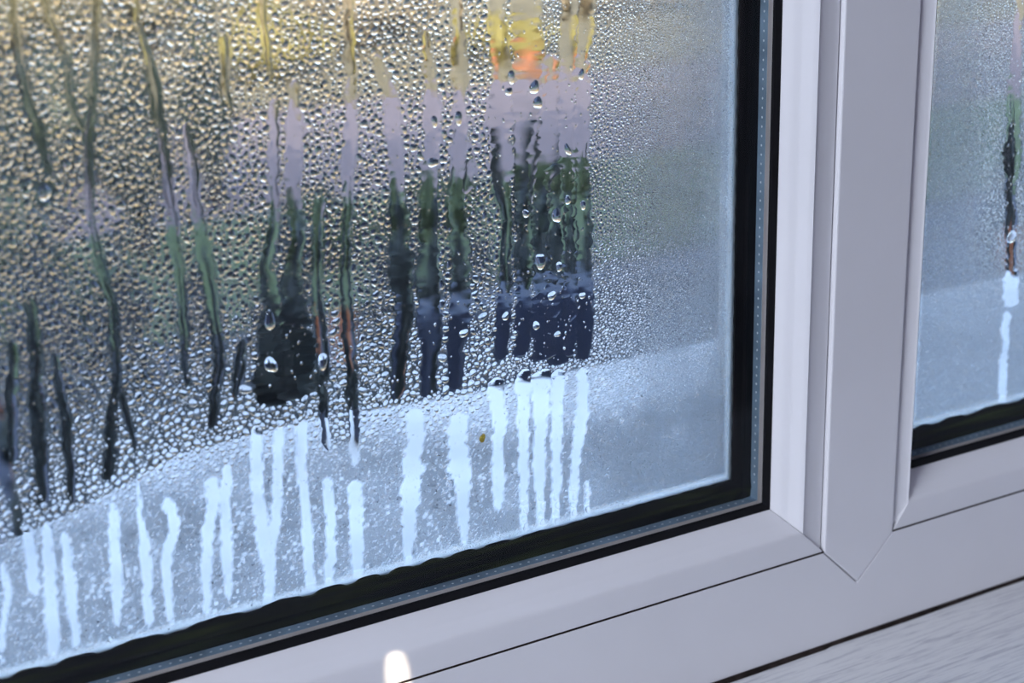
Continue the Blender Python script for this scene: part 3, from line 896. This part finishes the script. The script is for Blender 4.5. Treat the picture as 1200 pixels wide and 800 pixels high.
def dome_template(seg, rings):
    P, T = [], []                         # P: (angle, rho, h)
    for k in range(rings):
        rho = 1 - (k / rings) ** 1.15
        for i in range(seg): P.append((2 * math.pi * (i + 0.5 * (k % 2)) / seg, rho))
    P.append((0, 0))
    for k in range(rings - 1):
        for i in range(seg):
            a, b = k * seg + i, k * seg + (i + 1) % seg
            c, d = a + seg, b + seg
            if k % 2 == 0: T += [(a, b, c), (b, d, c)]
            else: T += [(a, d, c), (a, b, d)]
    top = rings * seg
    for i in range(seg): T.append(((rings - 1) * seg + i, (rings - 1) * seg + (i + 1) % seg, top))
    base = len(P)
    for i in range(seg): P.append((2 * math.pi * i / seg, 1.0))
    for i in range(1, seg - 1): T.append((base, base + i + 1, base + i))
    P = np.array(P)
    rho = P[:, 1]
    h = np.sqrt(np.clip(1 - 0.78 * rho ** 2, 0, 1)) - math.sqrt(0.22)
    h = h / (1 - math.sqrt(0.22)); h[base:] = 0
    return P[:, 0], rho, h, np.array(T)

def drops_verts(tpl, x, z, rw, rh, tilt, hgt, wob, yb, seed=0):
    ang, rho, h, T = tpl
    n = len(x); r = np.random.default_rng(seed)
    a = ang[None, :]
    p1, p2 = r.uniform(0, 6.28, (n, 1)), r.uniform(0, 6.28, (n, 1))
    w_ = wob[:, None]
    mod = 1 + w_ * (0.16 * np.sin(2 * a + p1) + 0.10 * np.sin(3 * a + p2))
    lx = rho[None] * np.cos(a) * mod * rw[:, None]
    lz = rho[None] * np.sin(a) * mod * rh[:, None]
    lz = lz - h[None] * rh[:, None] * 0.16            # gravity: the crest sags
    ct, st = np.cos(tilt)[:, None], np.sin(tilt)[:, None]
    X = x[:, None] + lx * ct - lz * st
    Z = z[:, None] + lx * st + lz * ct
    Y = yb[:, None] - 0.005 - h[None] * hgt[:, None]
    V = np.stack([X, Y, Z], -1).reshape(-1, 3) * MM
    Fi = (T[None] + (np.arange(n) * len(ang))[:, None, None]).reshape(-1, 3)
    return V, Fi

TPL_S, TPL_M, TPL_L = dome_template(6, 2), dome_template(8, 3), dome_template(16, 6)

def split_and_build(drops, fd, stuff_name, stuff_label, n_single, label_fn, group, seed):
    D = np.array(drops)
    px, py = to_px(D[:, 0], np.full(len(D), Y_C), D[:, 1])
    vis = (px > 2) & (px < 1198) & (py > 2) & (py < 790)
    order = np.argsort(-(D[:, 2] * vis))
    single = order[:n_single]; rest = order[n_single:]
    r = np.random.default_rng(seed)
    V_all, F_all, off = [], [], 0
    Rr = D[rest]
    for tpl, sel in ((TPL_S, Rr[:, 2] < 0.5), (TPL_M, Rr[:, 2] >= 0.5)):
        Q = Rr[sel]
        if not len(Q): continue
        n_ = len(Q)
        el = 1 + 0.25 * r.random(n_) + 0.5 * Q[:, 3]
        V, Fi = drops_verts(tpl, Q[:, 0], Q[:, 1], Q[:, 2] / np.sqrt(el), Q[:, 2] * np.sqrt(el), r.normal(0, 0.35, n_),
                            Q[:, 2] * r.uniform(0.38, 0.62, n_), np.ones(n_), np.where(Q[:, 3] > 0, Y_C - 0.22, Y_C - 0.04), seed)
        V_all.append(V); F_all.append(Fi + off); off += len(V)
    me = np_mesh(stuff_name, np.concatenate(V_all), F_tri=np.concatenate(F_all), mat=M_WATER)
    o = link(stuff_name, me)
    tag(o, stuff_label, 'condensation', kind='stuff')
    for k in single:
        x, z, q, t_ = D[k]
        V, Fi = drops_verts(TPL_L, np.array([x]), np.array([z]), np.array([q * 0.95]), np.array([q * 1.08]), np.array([r.normal(0, 0.3)]),
                            np.array([q * 0.5]), np.array([1.0]), np.array([Y_C - (0.22 if t_ else 0.04)]), int(k))
        me = np_mesh('water_drop', V, F_tri=Fi, mat=M_WATER)
        lb = label_fn(px[k], py[k])
        tag(link('water_drop', me), lb, 'water drop', 'larger drops between the streaks')
    print('tris', sum(len(m.polygons) for m in bpy.data.meshes)); print('drops', stuff_name, len(D), 'single', len(single))
    return D

ANCH = [(np.array([[p[0], p[1]] for p in pts]), lab) for pts, lab in TR]
def lab_left(x, y):
    best = None
    for P_, lab in ANCH:
        if not (P_[:, 1].min() - 25 < y < P_[:, 1].max() + 25): continue
        xc = float(np.interp(y, P_[:, 1], P_[:, 0])); d_ = abs(x - xc)
        if best is None or d_ < best[0]: best = (d_, 'left' if x < xc else 'right', lab, (y - P_[:, 1].min()) / max(1.0, np.ptp(P_[:, 1])))
    if best:
        part = 'top' if best[3] < 0.3 else 'middle' if best[3] < 0.65 else 'foot'
        t_ = f'drop {best[1]} of the {part} of the {best[2]}'
        if len(t_.split()) <= 16: return t_
        t_ = f'larger round drop just {best[1]} of the {best[2]}'
        if len(t_.split()) <= 16: return t_
    col = 'far left' if x < 130 else 'left' if x < 290 else 'middle left' if x < 430 else 'middle' if x < 570 else 'right'
    row = 'top' if y < 150 else 'upper' if y < 300 else 'central' if y < 450 else 'lower'
    return f'rounded water drop among many in the {row} {col} part of the large pane'

N_SINGLE = 300 - len(BIG)
dl_all = split_and_build(dl, fieldL, 'fine_droplets', 'countless small condensation droplets covering the large pane', N_SINGLE, lab_left, None, 31)
dr_all = split_and_build(dr, fieldR, 'fine_droplets', 'countless tiny condensation droplets covering the right pane', 0, lab_left, None, 32)

M_WATER_DIRTY = M_WATER.copy(); M_WATER_DIRTY.name = 'dirty_yellow_water'
for nd in M_WATER_DIRTY.node_tree.nodes:
    if nd.type == 'BSDF_GLASS': nd.inputs['Color'].default_value = (0.85, 0.66, 0.25, 1)
for k, (x, z, rw, rh, tl_, lab) in enumerate(big):
    V, Fi = drops_verts(TPL_L, np.array([x]), np.array([z]), np.array([rw]), np.array([rh]), np.array([tl_]),
                        np.array([min(rw, rh) * 0.75]), np.array([0.8]), np.array([Y_C - 0.22]), 900 + k)
    me = np_mesh('water_drop', V, F_tri=Fi, mat=M_WATER_DIRTY if 'dirty' in lab else M_WATER)
    tag(link('water_drop', me), lab, 'water drop', 'large single drops')

def mist(fd, maps, name, label, drops, step=1.0):
    X1 = np.arange(fd.x0, fd.x1, step); Z1 = np.arange(fd.z0, fd.z1, step)
    X, Z = np.meshgrid(X1, Z1)
    r, fog, low, px, py = maps(X, Z)
    # streaks are free of mist
    ii = np.clip(((X - fd.x0) / GRID).astype(int), 0, fd.nx - 1); jj = np.clip(((Z - fd.z0) / GRID).astype(int), 0, fd.nz - 1)
    acc = np.zeros_like(X)
    for dx in (-1, 0, 1):
        for dz in (-1, 0, 1):
            acc += fd.track[np.clip(jj + dz, 0, fd.nz - 1), np.clip(ii + dx, 0, fd.nx - 1)]
    fog = fog * (1 - acc / 9.0)
    # thins out towards the rim of the pane
    edge = np.minimum(np.minimum(fd.x1 - X, X - fd.x0), np.minimum(Z - fd.z0, fd.z1 - Z))
    fog = fog * sstep(0.6, 5, edge)
    # and no mist beneath drops large enough to have swallowed it
    for x, z, q, t_ in drops:
        if q < 0.6: continue
        i0, i1 = int((x - q * .8 - fd.x0) / step) + 1, int((x + q * .8 - fd.x0) / step) + 1
        j0, j1 = int((z - q * .8 - fd.z0) / step) + 1, int((z + q * .8 - fd.z0) / step) + 1
        fog[max(0, j0):j1, max(0, i0):i1] *= 0.25 if q > 1.0 else 0.6
    ny, nx = X.shape
    V = np.stack([X, np.full_like(X, Y_C + 0.02), Z], -1).reshape(-1, 3) * MM
    idx = np.arange(ny * nx).reshape(ny, nx)
    Fq = np.stack([idx[:-1, :-1], idx[:-1, 1:], idx[1:, 1:], idx[1:, :-1]], -1).reshape(-1, 4)
    ff = fog.ravel()
    keep = ff[Fq].max(1) > 0.01
    me = np_mesh(name, V, F_quad=Fq[keep], mat=M_FOG)
    a_ = me.attributes.new('fog', 'FLOAT', 'POINT')
    a_.data.foreach_set('value', np.clip(ff, 0, 1).astype(np.float32))
    o = link(name, me)
    return tag(o, label, 'condensation', kind='stuff')
mist(fieldL, maps_left, 'condensation_mist', 'grey condensation mist veiling the large pane between its streaks', dl)
mist(fieldR, maps_right, 'condensation_mist', 'pale condensation mist veiling the right pane', dr)

# ------------------------------------------------------------------ a narrow beam of low sunlight slipping in onto the bottom bead
tgt = Vector(tuple(at(466, 792, 0.0) * MM))
sp_d = bpy.data.lights.new('sunbeam_spot', 'SPOT')
sp_d.energy = 17.0
sp_d.color = (1.0, 0.84, 0.60)
sp_d.spot_size = math.radians(1.45)
sp_d.spot_blend = 0.9
sp_d.shadow_soft_size = 0.001
sp = bpy.data.objects.new('sunbeam_spot', sp_d)
COL.objects.link(sp)
sp.location = tgt + Vector((-0.05, -0.26, 0.52))
sp.rotation_euler = (tgt - sp.location).to_track_quat('-Z', 'Y').to_euler()
